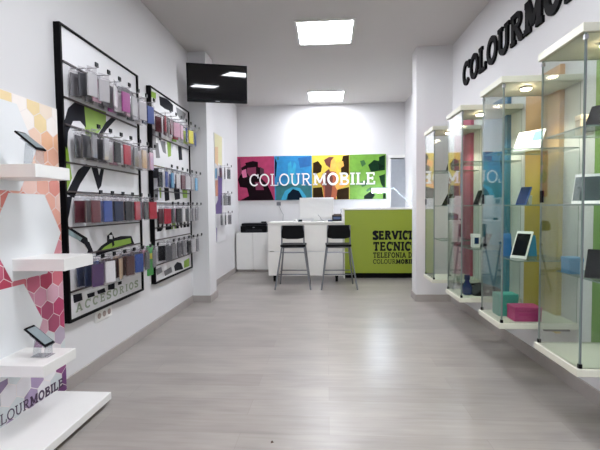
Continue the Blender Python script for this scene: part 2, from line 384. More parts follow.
# ------------------------------------------------------------------ coloured wall panels behind the cabinets
for nm, lab, y1, y0, cols in (
    ('pink', 'tall pink hanging wall panel between the two farthest glass cabinets', 5.02, 4.50, ('#c2607c', '#b0506c')),
    ('blue', 'tall blue hanging wall panel between second and third glass cabinets', 4.16, 3.66, ('#3f6e96', '#2c84a4')),
    ('yellow', 'tall orange to yellow wall panel behind the nearest glass cabinet', 3.35, 2.90, ('#cc9a68', '#c4a944')),
    ('green', 'tall green wall panel inside line of nearest glass cabinet', 2.54, 2.02, ('#7c9a4c', '#6e9448'))):
    m = bpy.data.materials.new(nm+'_print_fade'); m.use_nodes = True; nt = m.node_tree
    tc = nt.nodes.new('ShaderNodeTexCoord'); sx = nt.nodes.new('ShaderNodeSeparateXYZ'); rp = nt.nodes.new('ShaderNodeValToRGB')
    mr = nt.nodes.new('ShaderNodeMapRange'); mr.inputs['From Max'].default_value = 1.8
    nt.links.new(tc.outputs['Object'], sx.inputs[0]); nt.links.new(sx.outputs['Z'], mr.inputs['Value']); nt.links.new(mr.outputs[0], rp.inputs[0])
    rp.color_ramp.elements[0].color = lin(cols[1]); rp.color_ramp.elements[1].color = lin(cols[0])
    rp.color_ramp.elements[0].position = .55; rp.color_ramp.elements[1].position = .8
    nt.links.new(rp.outputs[0], nt.nodes['Principled BSDF'].inputs['Base Color']); nt.nodes['Principled BSDF'].inputs['Roughness'].default_value = .45
    mb = MB(); mb.prism([(xr(y0)-.035, y0), (xr(y1)-.035, y1), (xr(y1)-.001, y1), (xr(y0)-.001, y0)], (0, 0, 0), (1, 0, 0), (0, 1, 0), (0, 0, 1.83))
    for p in mb.v: p.z += .31
    ob = mb.build('wall_panel', m, base=(xr(y0)-.018, (y0+y1)/2, .31), bevel=.002, segs=1)
    tag(ob, lab, 'wall panel', 'coloured wall panels')

# ------------------------------------------------------------------ glass cabinets
SHZ = (1.56, 1.20, .84)
CABS = [(1.145, 1.945, 2.34), (1.10, 2.695, 3.06), (1.08, 3.43, 3.83), (1.075, 4.29, 4.67)]
CLAB = ['nearest tall glass wall cabinet, cut by the right edge of the photo',
        'glass wall cabinet with white lit tablet and pink box, second nearest',
        'glass wall cabinet holding a black box and dark blue bottle, third nearest',
        'farthest glass wall cabinet, close beside the white column']
for ci, ((fx, y0, y1), lab) in enumerate(zip(CABS, CLAB)):
    bx = min(xr(y0), xr(y1))-.002
    t = thing('glass_cabinet', lab, 'display cabinet', (fx, (y0+y1)/2, .40), 0, 'glass cabinets along the right wall')
    P = lambda nm, mb, m, **k: mb.build(nm, m, t, world=True, **k)
    P('roof', MB().box(fx, bx, y0, y1, 1.97, 2.01), CABWOOD, bevel=.002, segs=1)
    P('base', MB().box(fx, bx, y0, y1, .40, .436), CABWOOD, bevel=.002, segs=1)
    i = .014; g = .006
    def pane(nm, ax0, ax1, ay0, ay1, z0=.436, z1=1.97, par=None, ms=(GLASS, GLASSEDGE), xy=True):
        mb = MB(); mb.box(ax0, ax1, ay0, ay1, z0, z1)
        thin = min(range(3), key=lambda k: (ax1-ax0, ay1-ay0, z1-z0)[k])
        for k, fidx in enumerate(((2, 0), (2, 1), (1, 0), (0, 1), (1, 1), (0, 0))): mb.m[k] = 0 if fidx[0] == thin else 1
        return mb.build(nm, list(ms), par or t, world=True)
    dr = pane('glass_door', fx+i, fx+i+g, y0+i, y1-i)
    pane('side_glass', fx+i+g+.001, bx-.004, y0+i, y0+i+g); pane('side_glass', fx+i+g+.001, bx-.004, y1-i-g, y1-i)
    MB().box(fx+i-.004, fx+i+g+.003, y1-i-.024, y1-i-.004, 1.21, 1.275).build('lock', BLKPLASTIC, dr, world=True)
    P('corner_seal', MB().box(fx+i+g+.001, fx+i+g+.005, y0+i-.003, y0+i+g+.001, .437, 1.969), mat('grey_seal', '#6c7072', .4))
    P('corner_seal', MB().box(fx+i+g+.001, fx+i+g+.004, y1-i-.002, y1-i+.001, .437, 1.969), mat('grey_seal', '#6c7072', .4))
    for yy in (y0+i, y1-i):
        for z in (.437, 1.94): P('hinge_clip', MB().box(fx+i-.002, fx+i+.014, yy-.007, yy+.007, z, z+.02), BLKPLASTIC if z < 1 else ALU)
    for k, z in enumerate(SHZ):
        sx0 = fx+i+g+.012 + (.07 if k == 2 else 0)
        pane('shelf', sx0, bx-.006, y0+i+g+.002, y1-i-g-.002, z-.007, z, ms=(SHELFGL, GLASSEDGE))
    lx, ly = fx+.16*(bx-fx)/.45+.03, (y0+y1)/2-.06
    sb = MB(); sb.lathe((lx, ly, 1.97), (0, 0, -1), [(.037, 0), (.037, .009), (.033, .012), (.032, .012)]); so = P('spotlight', sb, ALU)
    MB().lathe((lx, ly, 1.9575), (0, 0, -1), [(.031, 0), (.031, .004), (.016, .009)]).build('lens', SPOTM, so, world=True)
    for yy in (y0+.09, y1-.115): P('bracket', MB().box(bx-.16, bx-.001, yy, yy+.025, .36, .40), BLKPLASTIC)
    ld = bpy.data.lights.new('cabinet_spot', 'SPOT'); ld.energy = 9; ld.color = (1, .9, .74); ld.spot_size = 2.1; ld.spot_blend = .6; ld.shadow_soft_size = .02
    lo = bpy.data.objects.new('cabinet_spot', ld); COL.objects.link(lo); lo.location = (lx, ly, 1.945)

# ------------------------------------------------------------------ things in the cabinets
BODY = {'black': mat('black_gloss', '#141418', .2), 'white': mat('white_gloss', '#eceaea', .25), 'blue': mat('blue_gloss', '#23488c', .25), 'grey': mat('grey_shell', '#5a5a60', .35)}
SCR = {'dark': mat('dark_screen', '#17181c', .08), 'slate': mat('slate_screen', '#3c4a4c', .1), 'navy': mat('navy_screen', '#22325c', .1)}
LITS = emit('lit_tablet_screen', '#eef6ff', .5); LITB = mat('cyan_screen', '#5f9fb8', .2)
def device(name, label, cat, loc, rz, w, h, th, body, screen, tilt, group=None, margin=.006, mtop=None, stand=None, extra=None):
    """phone or tablet leaning back on a small clear foot; faces local -Y"""
    t = thing(name, label, cat, loc, rz, group)
    mt = mtop or margin
    R = Matrix.Rotation(-tilt, 3, 'X')
    def tr(mb):
        for k, p in enumerate(mb.v): mb.v[k] = R @ p
        zmin = min(p.z for p in mb.v)
        return mb
    lift = th*math.sin(tilt)
    a = MB().box(-w/2, w/2, 0, th, 0, h); tr(a)
    for p in a.v: p.z += .001
    a.build('body', body, t, bevel=th*.35)
    s_ = MB().box(-w/2+margin, w/2-margin, -.0012, .001, mt, h-mt); tr(s_)
    for p in s_.v: p.z += .001
    s_.build('screen', screen, t)
    if extra:
        e = MB().box(w*.12, w/2-margin-.004, -.002, -.001, h*.45, h-mt-.004); tr(e)
        for p in e.v: p.z += .001
        e.build('screen_picture', extra, t)
    # clear prop behind
    q = Vector((0, th, h*.55)); q = R @ q
    pr = MB().poly3([(-w*.2, q.y+.002, q.z), (-w*.2, q.y+.005, q.z), (-w*.2, q.y+h*.22, 0), (-w*.2, q.y+h*.22-.003, 0)], (w*.4, 0, 0))
    pr.build('prop', ACRYL, t)
    return t
def box_thing(name, label, cat, x0, x1, y0, y1, z, h, m, lid=None, group=None, rz=0):
    cx, cy = (x0+x1)/2, (y0+y1)/2; t = thing(name, label, cat, (cx, cy, z), rz, group); w, d = (x1-x0)/2, (y1-y0)/2
    k = h*.72
    MB().box(-w+.002, w-.002, -d+.002, d-.002, 0, k).build('box_body', m, t, bevel=.002, segs=1)
    MB().box(-w, w, -d, d, k, h).build('box_lid', m, t, bevel=.003, segs=1)
    return t
def XY(px, Y): return W(px, 205, y=Y).x
FACE = -.75
c4, c3, c2, c1 = CABS
# nearest cabinet
device('tablet', 'black tablet leaning on top shelf of the nearest cabinet', 'tablet', (1.33, 2.09, 1.56), FACE-.35, .2, .155, .009, BODY['black'], SCR['dark'], .5)
box_thing('accessory_box', 'small cream box behind the black tablet on top shelf', 'box', 1.30, 1.375, 2.22, 2.27, 1.56, .10, mat('cream_card', '#d8c3a4', .6))
device('tablet', 'white tablet with dark screen on middle shelf of nearest cabinet', 'tablet', (1.345, 2.08, 1.20), -.72, .29, .175, .009, BODY['white'], SCR['slate'], .5, mtop=.018, margin=.004)
device('mobile_phone', 'black phone between blue boxes on lower shelf of nearest cabinet', 'phone', (1.285, 2.06, .84), -.75, .085, .15, .01, BODY['black'], SCR['dark'], .45)
BLUEC = mat('blue_card', '#2d7fa6', .5); TEAL = mat('teal_card', '#2f9484', .5); PINK = mat('pink_card', '#c23c7c', .45); BLU2 = mat('deep_blue_card', '#1d5f9a', .4)
box_thing('gift_box', 'blue box left of black phone on lower shelf of nearest cabinet', 'box', 1.235, 1.31, 2.18, 2.26, .84, .085, BLUEC)
box_thing('gift_box', 'blue box right of the black phone, at right edge of photo', 'box', 1.40, 1.50, 2.12, 2.22, .84, .09, BLU2)
# second cabinet
device('tablet', 'bright white lit tablet leaning on top shelf of second nearest cabinet', 'tablet', (1.335, 2.88, 1.56), -.95, .185, .165, .009, BODY['white'], LITS, .5, margin=.008, extra=LITB)
device('mobile_phone', 'blue phone leaning on middle shelf under the lit white tablet', 'phone', (1.315, 2.9, 1.20), -1.0, .075, .14, .012, BODY['blue'], SCR['navy'], .5)
box_thing('accessory_box', 'small pale grey box beside the blue leaning phone', 'box', 1.36, 1.42, 2.95, 3.01, 1.20, .065, mat('pale_card', '#c9ccc8', .6))
device('mobile_phone', 'large white phone with dark screen in front of blue bags', 'phone', (1.27, 2.83, .84), -.95, .11, .2, .011, BODY['white'], SCR['dark'], .45, margin=.009, mtop=.02)
def bag(label, x0, x1, y0, y1, z, h, m):
    t = thing('gift_bag', label, 'bag', ((x0+x1)/2, (y0+y1)/2, z), 0, 'blue bags in the second cabinet'); w, d = (x1-x0)/2, (y1-y0)/2
    mb = MB(); pr = [(-d, 0), (d, 0), (d*.5, h*.75), (.004, h), (-.004, h), (-d*.5, h*.75)]
    mb.prism(pr, (-w, 0, 0), (0, 1, 0), (0, 0, 1), (2*w, 0, 0)); mb.build('bag_body', m, t)
    MB().tube([(-w*.4, 0, h-.008), (-w*.3, -.003, h+.02), (w*.3, -.003, h+.02), (w*.4, 0, h-.008)], .002, 6).build('handle', m, t)
bag('blue bag left of the large white phone on the lower shelf', 1.225, 1.285, 2.95, 3.0, .84, .16, BLU2)
bag('blue bag right of the large white phone on the lower shelf', 1.36, 1.455, 2.95, 3.01, .84, .145, BLUEC)
box_thing('gift_box', 'teal green box on cabinet base behind the pink box', 'box', 1.165, 1.30, 2.87, 2.98, .436, .15, TEAL)
box_thing('gift_box', 'low pink box on the base of the second nearest cabinet', 'box', 1.215, 1.39, 2.74, 2.86, .436, .095, PINK)
# third cabinet
box_thing('accessory_box', 'dark maroon box on top shelf of third nearest cabinet', 'box', 1.34, 1.40, 3.6, 3.65, 1.56, .10, mat('maroon_card', '#4a2a30', .5))
device('mobile_phone', 'dark grey phone on middle shelf of third nearest cabinet', 'phone', (1.26, 3.6, 1.20), -1.25, .07, .14, .01, BODY['grey'], SCR['dark'], .4)
wb = box_thing('phone_box', 'white phone carton with dark picture on lower shelf, third cabinet', 'box', 1.235, 1.30, 3.58, 3.64, .84, .115, BODY['white'])
MB().box(-.018, .018, -.0315, -.029, .03, .085).build('printed_picture', SCR['navy'], wb)
device('mobile_phone', 'black phone right of the white carton on the lower shelf', 'phone', (1.325, 3.6, .84), -1.2, .07, .13, .01, BODY['black'], SCR['dark'], .5)
t = thing('bottle', 'dark blue bottle on the base of the third nearest cabinet', 'bottle', (1.19, 3.58, .436))
MB().lathe((0, 0, 0), (0, 0, 1), [(.03, 0), (.042, .01), (.042, .07), (.02, .11), (.016, .125)], 18).build('bottle_body', mat('navy_glass', '#1c2a5c', .2), t)
MB().lathe((0, 0, .125), (0, 0, 1), [(.021, 0), (.024, .01), (.024, .04), (.014, .046)], 18).build('bottle_cap', mat('navy_cap', '#18224a', .3), t)
t = thing('case_box', 'black wedge-shaped case lying on the base of third cabinet', 'case', (1.335, 3.6, .436), 0)
MB().prism([(-.11, 0), (.13, 0), (.13, .05), (.0, .085), (-.03, .08)], (0, -.09, 0), (1, 0, 0), (0, 0, 1), (0, .18, 0)).build('case_shell', mat('black_leather', '#1b1b1e', .55), t, bevel=.006)
MB().box(-.012, .012, -.0935, -.089, .03, .05).build('clasp', ALU, t)
# farthest cabinet
device('mobile_phone', 'thin grey phone on top shelf of the farthest cabinet', 'phone', (1.27, 4.46, 1.56), -1.2, .07, .14, .009, BODY['grey'], SCR['dark'], .35)
device('mobile_phone', 'black phone leaning on middle shelf of the farthest cabinet', 'phone', (1.235, 4.46, 1.20), -1.1, .075, .15, .01, BODY['black'], SCR['dark'], .6)

# ------------------------------------------------------------------ hexagon display on the left
HXX = -1.70
HB = thing('display_stand', 'white display stand with hexagon print back and three shelves, at left', 'display stand', (-1.55, 2.0, 0))
MB().box(XL+.002, HXX, .9, 2.51, .03, 1.836).build('back_board', mat('pale_print_ground', '#e6dcda', .45, var=.02), HB, world=True)
def hexc(z, y, rr):
    if z > 1.66: pal = ['#ecc9b0', '#e9d6c4', '#e8cf9c', '#efe6e0']
    elif z > 1.35: pal = ['#e0a884', '#e6b28e', '#dca58c', '#e8c6b0', '#e6bd7c' if y > 2.36 else '#e3b49c']
    elif z > 1.0: pal = ['#d98a7c', '#e2a694', '#d4786e', '#e6c0b4']
    elif z > .72: pal = ['#b8415a', '#cc6c7a', '#a83452', '#c2607a', '#d48a94']
    elif z > .46: pal = ['#a84a6c', '#b8406a', '#c98aa0', '#d3a4b4', '#96325c']
    else: pal = ['#9a6a90', '#b6a6b8', '#8c7898', '#a9b8bc', '#dcd8dc', '#dcd8dc', '#cfd4d6']
    return rr.choice(pal)
if True:
    rr = random.Random(5); mats = []; idx = {}; mb = MB(); S = .0624; ww = S*math.sqrt(3)
    row = 0; z = .03
    while z < 1.9:
        y = .95+(row % 2)*ww/2
        while y < 2.56:
            c = hexc(z, y, rr)
            if z < .3: c = rr.choice(['#dcd8dc', '#cfd4d6', '#dcd8dc', '#e2e0e2', '#b2b0c0', '#98a6ae', '#a08cac'] if y < 2.42 else ['#6e3a74', '#8a4a7c'])
            if c not in idx: idx[c] = len(mats); mats.append(mat('hexagon_ink_'+c[1:], c, .45, var=.05))
            k = S*.955; pts = []
            for a in range(6):
                g = math.radians(30+60*a); pts.append((min(max(y+k*math.cos(g), .902), 2.508), min(max(z+k*math.sin(g), .034), 1.833)))
            ys = [p[0] for p in pts]; zs = [p[1] for p in pts]
            if max(ys)-min(ys) > .02 and max(zs)-min(zs) > .02:
                q = [p for j, p in enumerate(pts) if p != pts[j-1]]
                if len(q) > 2: mb.prism(q, (HXX, 0, 0), (0, 1, 0), (0, 0, 1), (.0008, 0, 0), idx[c])
            y += ww
        z += S*1.5; row += 1
    mb.build('hexagon_print', mats, HB, world=True)
    HW = mat('white_hexagon_ink', '#dfe0e2', .4, var=.01)
    for cy, cz in ((2.03, 1.545), (2.225, 1.055), (2.03, .55)):
        r = .277; pts = [(cy+r*math.cos(math.radians(60*a)), cz+.2385/.24*r*math.sin(math.radians(60*a))) for a in range(6)]
        MB().prism(pts, (HXX, 0, 0), (0, 1, 0), (0, 0, 1), (.0025, 0, 0)).build('white_hexagon', HW, HB, world=True)
for y0, y1, z0, z1 in ((1.90, 2.165, 1.36, 1.425), (2.09, 2.36, .872, .937), (1.90, 2.165, .372, .43)):
    MB().box(HXX+.0005, -1.405, y0, y1, z0, z1).build('shelf', WHITE, HB, world=True, bevel=.002, segs=1)
MB().box(HXX+.0005, -1.34, .9, 2.40, .03, .075).build('base_platform', WHITE, HB, world=True, bevel=.003, segs=1)
MB().box(XL+.01, -1.38, .95, 2.36, 0, .03).build('plinth', mat('shadow_gap_plinth', '#3c3432', .6), HB, world=True)  # added recessed plinth, coloured dark to paint the shadow gap under the platform
pa, pb = W(-17, 437, x=HXX), W(63, 386, x=HXX)
dv = (pb-pa); dv.x = 0
lettering('COLOURMOBILE', (HXX+.001, pa.y, pa.z), dv, (0, 0, 1), (1, 0, 0), .056, dv.length, .12, .0012, 'printed_lettering', mat('plum_ink', '#4a3450', .5), HB, bold_from=6, bold=.22, join=True)
# display phones on clear stands
def leaning_phone(label, y, z, sl, dz):
    x0 = -1.535; g = math.radians(39); u = Vector((-math.cos(g), 0, math.sin(g))); n = Vector((math.sin(g), 0, math.cos(g)))
    low = Vector((.065, 0, dz)); top = low+u*.15
    st = thing('acrylic_stand', 'clear acrylic stand holding '+sl, 'stand', (x0, y, z))
    def sheet(nm, a, bb, k=.003):
        a, bb = Vector(a), Vector(bb); q = (bb-a).normalized(); m_ = Vector((-q.z, 0, q.x))*k; w = Vector((0, -.03, 0))
        MB().poly3([a+w, bb+w, bb+m_+w, a+m_+w], (0, .06, 0)).build(nm, ACRYL, st)
    sheet('rest', low, low+u*.11); sheet('front_leg', (low.x-.004, 0, .004), low-Vector((.004, 0, .002))); tb = low+u*.07
    sheet('back_leg', (tb.x-.015, 0, .004), (tb.x-.002, 0, tb.z-.004)); sheet('foot_plate', (tb.x-.03, 0, .0005), (low.x+.01, 0, .0005))
    ph = thing('mobile_phone', label, 'phone', (x0, y, z+dz))
    o = low-Vector((0, .036, dz))+n*.0045
    MB().prism([(0, 0), (.15, 0), (.15, .072), (0, .072)], o, u, (0, 1, 0), n*.011).build('body', BODY['black'], ph, bevel=.004)
    MB().prism([(.014, .005), (.136, .005), (.136, .067), (.014, .067)], o+n*.0105, u, (0, 1, 0), n*.0012).build('screen', mat('pale_screen', '#8a9498', .15), ph)
leaning_phone('thin dark phone tilted on the top shelf of display stand', 2.03, 1.425, 'the phone on the top shelf', .075)
leaning_phone('black framed phone tilted on the lowest shelf of display stand', 2.04, .431, 'the phone on the lowest shelf', .05)

# ------------------------------------------------------------------ wall panels with hanging packs
INK = {'black': DARKPRINT, 'grey': GREYPRINT, 'green': GREEN, 'white': PANELW, 'sage': mat('sage_print', '#98a48e', .5), 'screen': mat('pale_blue_print', '#8ea3a8', .4),
       'violet': mat('violet_print', '#6f5894', .45), 'peach': mat('peach_print', '#d8b48a', .45), 'lemon': mat('lemon_print', '#dad3a6', .45), 'orange': mat('coral_print', '#cc9078', .45), 'sky': mat('sky_print', '#6a9cc0', .45)}
BX = -1.70
def panel(label, y0, y1, z0, z1, art, xb=BX, fr=.017, frm=None):
    t = thing('accessory_display', label, 'accessory display', (XL, (y0+y1)/2, z0), 0, 'framed accessory displays on the left wall')
    MB().box(XL, xb, y0+.004, y1-.004, z0+.004, z1-.004).build('back_board', PANELW, t, world=True)
    if fr:
        f = MB(); f.box(XL+.001, xb+.015, y0, y0+fr, z0, z1); f.box(XL+.001, xb+.015, y1-fr, y1, z0, z1)
        f.box(XL+.001, xb+.015, y0+fr, y1-fr, z0, z0+fr); f.box(XL+.001, xb+.015, y0+fr, y1-fr, z1-fr*.6, z1); f.build('frame', BLACK, t, world=True)
    keys = list(INK); pr = MB()
    for k, (c, poly) in enumerate(art):
        pts = []
        for px, py in poly:
            p = W(px, py, x=xb); p.y = min(max(p.y, y0+fr), y1-fr); p.z = min(max(p.z, z0+fr), z1-fr*.6); pts.append(p)
        pr.poly3(pts, (.0003*(k+1), 0, 0), keys.index(c))
    if art: pr.build('printed_graphic', [INK[k] for k in keys], t, world=True)
    return t
ART1 = [('green', [(60, 138), (66, 134), (68, 150), (72, 178), (62, 196), (61, 160)]),
        ('green', [(82, 104), (106, 112), (106, 122), (97, 135), (86, 140), (84, 120)]),
        ('black', [(61, 140), (64, 122), (68, 108), (76, 101), (84, 105), (86, 128), (80, 121), (73, 121), (68, 132), (67, 150)]),
        ('black', [(66, 194), (78, 170), (86, 164), (91, 167), (80, 184), (74, 198)]),
        ('black', [(97, 136), (106, 122), (112, 117), (116, 119), (106, 130), (100, 140)]),
        ('black', [(91, 166), (97, 166), (99, 176), (101, 168), (104, 168), (101, 186), (98, 190)]),
        ('black', [(66, 197), (72, 196), (69, 214), (64, 226), (62, 224)]),
        ('grey', [(112, 91), (118, 86), (126, 88), (133, 93), (134, 101), (126, 97), (118, 93)]),
        ('black', [(62, 222), (66, 225), (87, 238), (88, 243), (84, 244), (64, 232)]), ('screen', [(66, 228), (82, 238), (80, 241), (66, 234)]),
        ('black', [(82, 240), (89, 242), (93, 252), (92, 258), (86, 258), (88, 250)]),
        ('black', [(96, 252), (101, 246), (107, 242), (107, 236), (111, 232), (114, 238), (121, 236), (131, 236), (134, 244), (122, 248), (108, 252), (96, 256)]),
        ('green', [(100, 251), (104, 247), (109, 244), (114, 241), (120, 240), (130, 238), (131, 243), (120, 246), (108, 249)]),
        ('black', [(111, 240), (113, 239), (114, 245), (112, 247)]), ('white', [(109, 239), (109, 235), (112, 235), (112, 239)]),
        ('black', [(73, 295), (81, 293), (82, 300), (74, 303)]), ('black', [(87, 294), (94, 292), (94, 296), (88, 298)]), ('black', [(97, 291), (104, 288), (105, 292), (98, 294)]),
        ('black', [(108, 285), (114, 283), (114, 289), (108, 290)]), ('black', [(118, 282), (121, 281), (121, 284), (118, 285)])]
P1 = panel('large white framed accessory panel on the left wall, nearer one', 2.545, 3.63, .455, 2.395, ART1)
a, c = W(74, 313.5, x=BX), W(140, 288, x=BX)
lettering('ACCESORIOS', (BX+.0005, a.y+.02, .505), (0, 1, 0), (0, 0, 1), (1, 0, 0), .062, c.y-a.y-.06, .2, .001, 'printed_lettering', INK['sage'], P1, join=True, gap=.35)
ART2 = [('green', [(151, 91), (156, 93), (156, 99), (151, 97)]), ('black', [(159, 96), (167, 99), (173, 105), (173, 112), (165, 109), (160, 105)]),
        ('grey', [(176, 107), (181, 110), (186, 114), (184, 120), (180, 119), (177, 114)]),
        ('grey', [(155, 143), (158, 143), (160, 158), (156, 158)]), ('green', [(167, 141), (171, 142), (171, 156), (168, 157)]), ('grey', [(160, 140), (165, 142), (166, 154), (163, 152)]),
        ('black', [(173, 184), (179, 183), (180, 199), (175, 200)]), ('green', [(182, 186), (187, 186), (187, 198), (183, 198)]), ('grey', [(153, 190), (158, 188), (158, 200), (154, 201)]), ('green', [(159, 188), (161, 188), (161, 198), (160, 198)]),
        ('black', [(174, 266), (177, 262), (181, 263), (183, 269), (175, 271)]), ('green', [(184, 261), (189, 258), (189, 266), (184, 268)]),
        ('grey', [(156, 269), (161, 267), (162, 272), (157, 275)]), ('grey', [(164, 271), (171, 267), (172, 272), (165, 276)]),
        ('black', [(158, 120), (160, 120), (161, 140), (159, 140)]), ('grey', [(151, 128), (155, 130), (156, 150), (152, 150)]), ('black', [(178, 146), (181, 147), (182, 160), (179, 160)]), ('green', [(172, 128), (176, 130), (176, 142), (172, 141)]), ('grey', [(163, 116), (170, 120), (170, 134), (164, 132)]), ('black', [(164, 186), (168, 185), (169, 200), (165, 201)]), ('black', [(152, 168), (158, 168), (158, 178), (152, 178)])]
P2 = panel('white framed accessory panel on left wall beside the column, farther one', 3.885, 5.0, .46, 2.385, ART2)
for w_, m_, ya, yb, z_, hh in (('DE', DARKPRINT, 3.98, 4.36, .975, .19), ('A', GREEN, 4.36, 4.5, .975, .19), ('NII', DARKPRINT, 4.5, 4.94, .975, .19)):
    lettering(w_, (BX+.0005, ya, z_), (0, 1, 0), (0, 0, 1), (1, 0, 0), hh, yb-ya, .24, .001, 'printed_lettering', m_, P2, join=True, gap=.12)
ART3 = [('lemon', [(213, 132), (222, 137), (222, 166), (213, 160)]), ('peach', [(213, 146), (218, 147), (218, 166), (213, 162)]), ('sky', [(213, 168), (217, 168), (217, 178), (213, 178)]),
        ('violet', [(218, 176), (222, 176), (222, 214), (214, 214), (214, 205), (218, 200)]), ('orange', [(213, 180), (218, 180), (218, 196), (213, 196)]), ('violet', [(214, 228), (217, 228), (217, 242), (214, 242)])]
P3 = panel('narrow yellow and purple poster panel on left wall past the column', 6.22, 6.80, .66, 2.36, ART3, xb=-1.715, fr=.0)
P3['group'] = 'framed accessory displays on the left wall'; del P3['group']

CASEC = {'grey': '#6e6c70', 'silver': '#b9b6b8', 'white': '#e2dfe0', 'pink': '#cfa0b2', 'magenta': '#a2428a', 'dark grey': '#45454a', 'black': '#1a1a1e', 'red': '#a81630', 'navy': '#182544',
         'blue': '#1f4490', 'brown': '#4a2a26', 'beige': '#b89c80', 'purple': '#482a5c', 'dark red': '#581424', 'green': '#3f9a48', 'yellow': '#d8cf3a', 'light blue': '#5aa2c8', 'lime': '#a4bf3a'}
CASEM = {k: mat('case_'+k.replace(' ', '_'), v, .4, var=.1, scale=25) for k, v in CASEC.items()}
CARD = mat('header_card', '#cfcbcd', .5)
def make_pack():
    t = thing('phone_case_pack', 'x', 'phone case')
    MB().box(-.006, .006, -.041, .041, .008, .158).build('phone_case', CASEM['grey'], t, bevel=.004)
    MB().box(-.0085, .0085, -.048, .048, 0, .17).build('clear_bag', BAG, t, bevel=.006)
    hd = MB()
    for a, bb, c, d in ((-.042, -.006, .168, .2), (.006, .042, .168, .2), (-.006, .006, .168, .178), (-.006, .006, .192, .2)): hd.box(-.0012, .0012, a, bb, c, d)
    hd.build('header_card', BAG, t)
    return t
proto = make_pack(); used = [False]
ORD = ['first', 'second', 'third', 'fourth', 'fifth', 'sixth', 'seventh', 'eighth', 'ninth', 'tenth']
def hang(col, x, y, ztop, label, group, rz=0):
    if not used[0]: o = proto; used[0] = True; o.location = (x, y, ztop-.192); o.rotation_euler = (0, 0, rz); o['label'] = label; o['group'] = group
    else: o = dup(proto, (x, y, ztop-.192), rz, label, group)
    recolour(kid(o, 'phone_case'), CASEM[col]); return o
def hook(parent, xb, y, z, ln, tipped=True):
    h = MB().tube([(xb+.002, y, z), (xb+ln, y, z), (xb+ln+.008, y, z+.012)], .0032, 6).build('hook', CHROME, parent, world=True)
    MB().box(xb+ln-.004, xb+ln+.004, y-.017, y+.017, z+.006, z+.034).build('price_tag', BLKPLASTIC, h, world=True)
def fill(par, xb, y0, dy, rows, rowname, pname, ln, xs_, group):
    for r, (z, cols) in enumerate(rows):
        for i, cc in enumerate(cols):
            y = y0+i*dy; hook(par, xb, y, z, ln)
            for j, c in enumerate(cc):
                where = '' if len(cc) == 1 else (' front of' if j == len(cc)-1 else ' back of' if j == 0 else ' middle of')
                lab = '%s phone case in clear bag,%s %s hook, %s row, %s panel' % (c, where, ORD[i], rowname[r], pname)
                hang(c, xs_[j], y+random.uniform(-.006, .006), z, lab, group, random.uniform(-.5, .3))
R1 = [(2.135, [('grey', 'dark grey', 'silver'), ('grey', 'pink', 'silver'), ('dark grey', 'grey', 'white'), ('magenta', 'white', 'magenta'), ('grey', 'pink', 'silver'), ('dark grey', 'white', 'silver'), ('white', 'navy', 'blue')]),
      (1.73, [('dark grey', 'dark grey', 'grey'), ('dark grey', 'dark grey', 'grey'), ('grey', 'white', 'black'), ('pink', 'white', 'red'), ('dark grey', 'grey', 'dark grey'), ('beige', 'white', 'beige'), ('navy', 'white', 'pink')]),
      (1.295, [('dark red', 'brown', 'dark red'), ('brown', 'blue', 'blue'), ('purple', 'black', 'navy'), ('black', 'dark red', 'black'), ('red', 'dark grey', 'red'), ('black', 'navy', 'black'), ('dark red', 'black', 'red')]),
      (.865, [('navy', 'navy', 'purple'), ('blue', 'purple', 'white'), ('brown', 'brown', 'beige'), ('beige', 'brown', 'brown'), ('navy', 'navy', 'blue'), ('grey', 'black', 'dark grey'), ('pink', 'red', 'grey')])]
ROWN = ['top', 'second', 'third', 'bottom']
fill(P1, BX, 2.66, .15, R1, ROWN, 'nearer', .185, (-1.66, -1.605, -1.55), 'bagged phone cases on the nearer panel')
rl = [2.16, 1.93, 1.755, 1.51, 1.32, 1.08, .89, .655]
for z in rl: MB().box(BX, BX+.012, 2.576, 3.60, z-.005, z+.005).build('rail', RAIL, P1, world=True)
R2 = [(2.14, [('dark red', 'red'), ('dark red', 'dark red'), ('white', 'pink'), ('red', 'pink'), ('white', 'blue'), ('lime', 'yellow'), ('white', 'blue')]),
      (1.60, [('black', 'blue'), ('white', 'light blue'), ('blue', 'white'), ('brown', 'dark red'), ('grey', 'silver'), ('dark grey', 'silver'), ('grey', 'light blue')]),
      (1.235, [('dark red', 'red'), ('black', 'dark grey'), ('dark grey', 'black'), ('pink', 'silver'), ('black', 'dark grey'), ('dark grey', 'grey'), ('silver', 'grey')]),
      (.865, [('black', 'dark grey'), ('black', 'grey'), ('dark grey', 'dark grey'), ('black', 'grey'), ('dark grey', 'black'), ('grey', 'silver'), ('silver', 'grey')])]
fill(P2, BX, 3.98, .152, R2, ROWN, 'farther', .17, (-1.655, -1.585), 'bagged phone cases on the farther panel')
for z in (2.165, 1.92, 1.625, 1.38, 1.26, 1.01, .89, .64): MB().box(BX, BX+.012, 3.916, 4.969, z-.005, z+.005).build('rail', CHROME if z in (1.625, 1.26) else RAIL, P2, world=True)
R3 = [(1.86, [('dark red', 'brown'), ('black', 'dark grey')]), (1.43, [('dark grey', 'grey'), ('purple', 'dark grey')]), (1.12, [('grey', 'dark grey'), ('dark grey', 'grey')])]
fill(P3, -1.715, 6.36, .26, R3, ['top', 'middle', 'bottom'], 'purple poster', .16, (-1.665, -1.60), 'bagged phone cases on the poster panel')
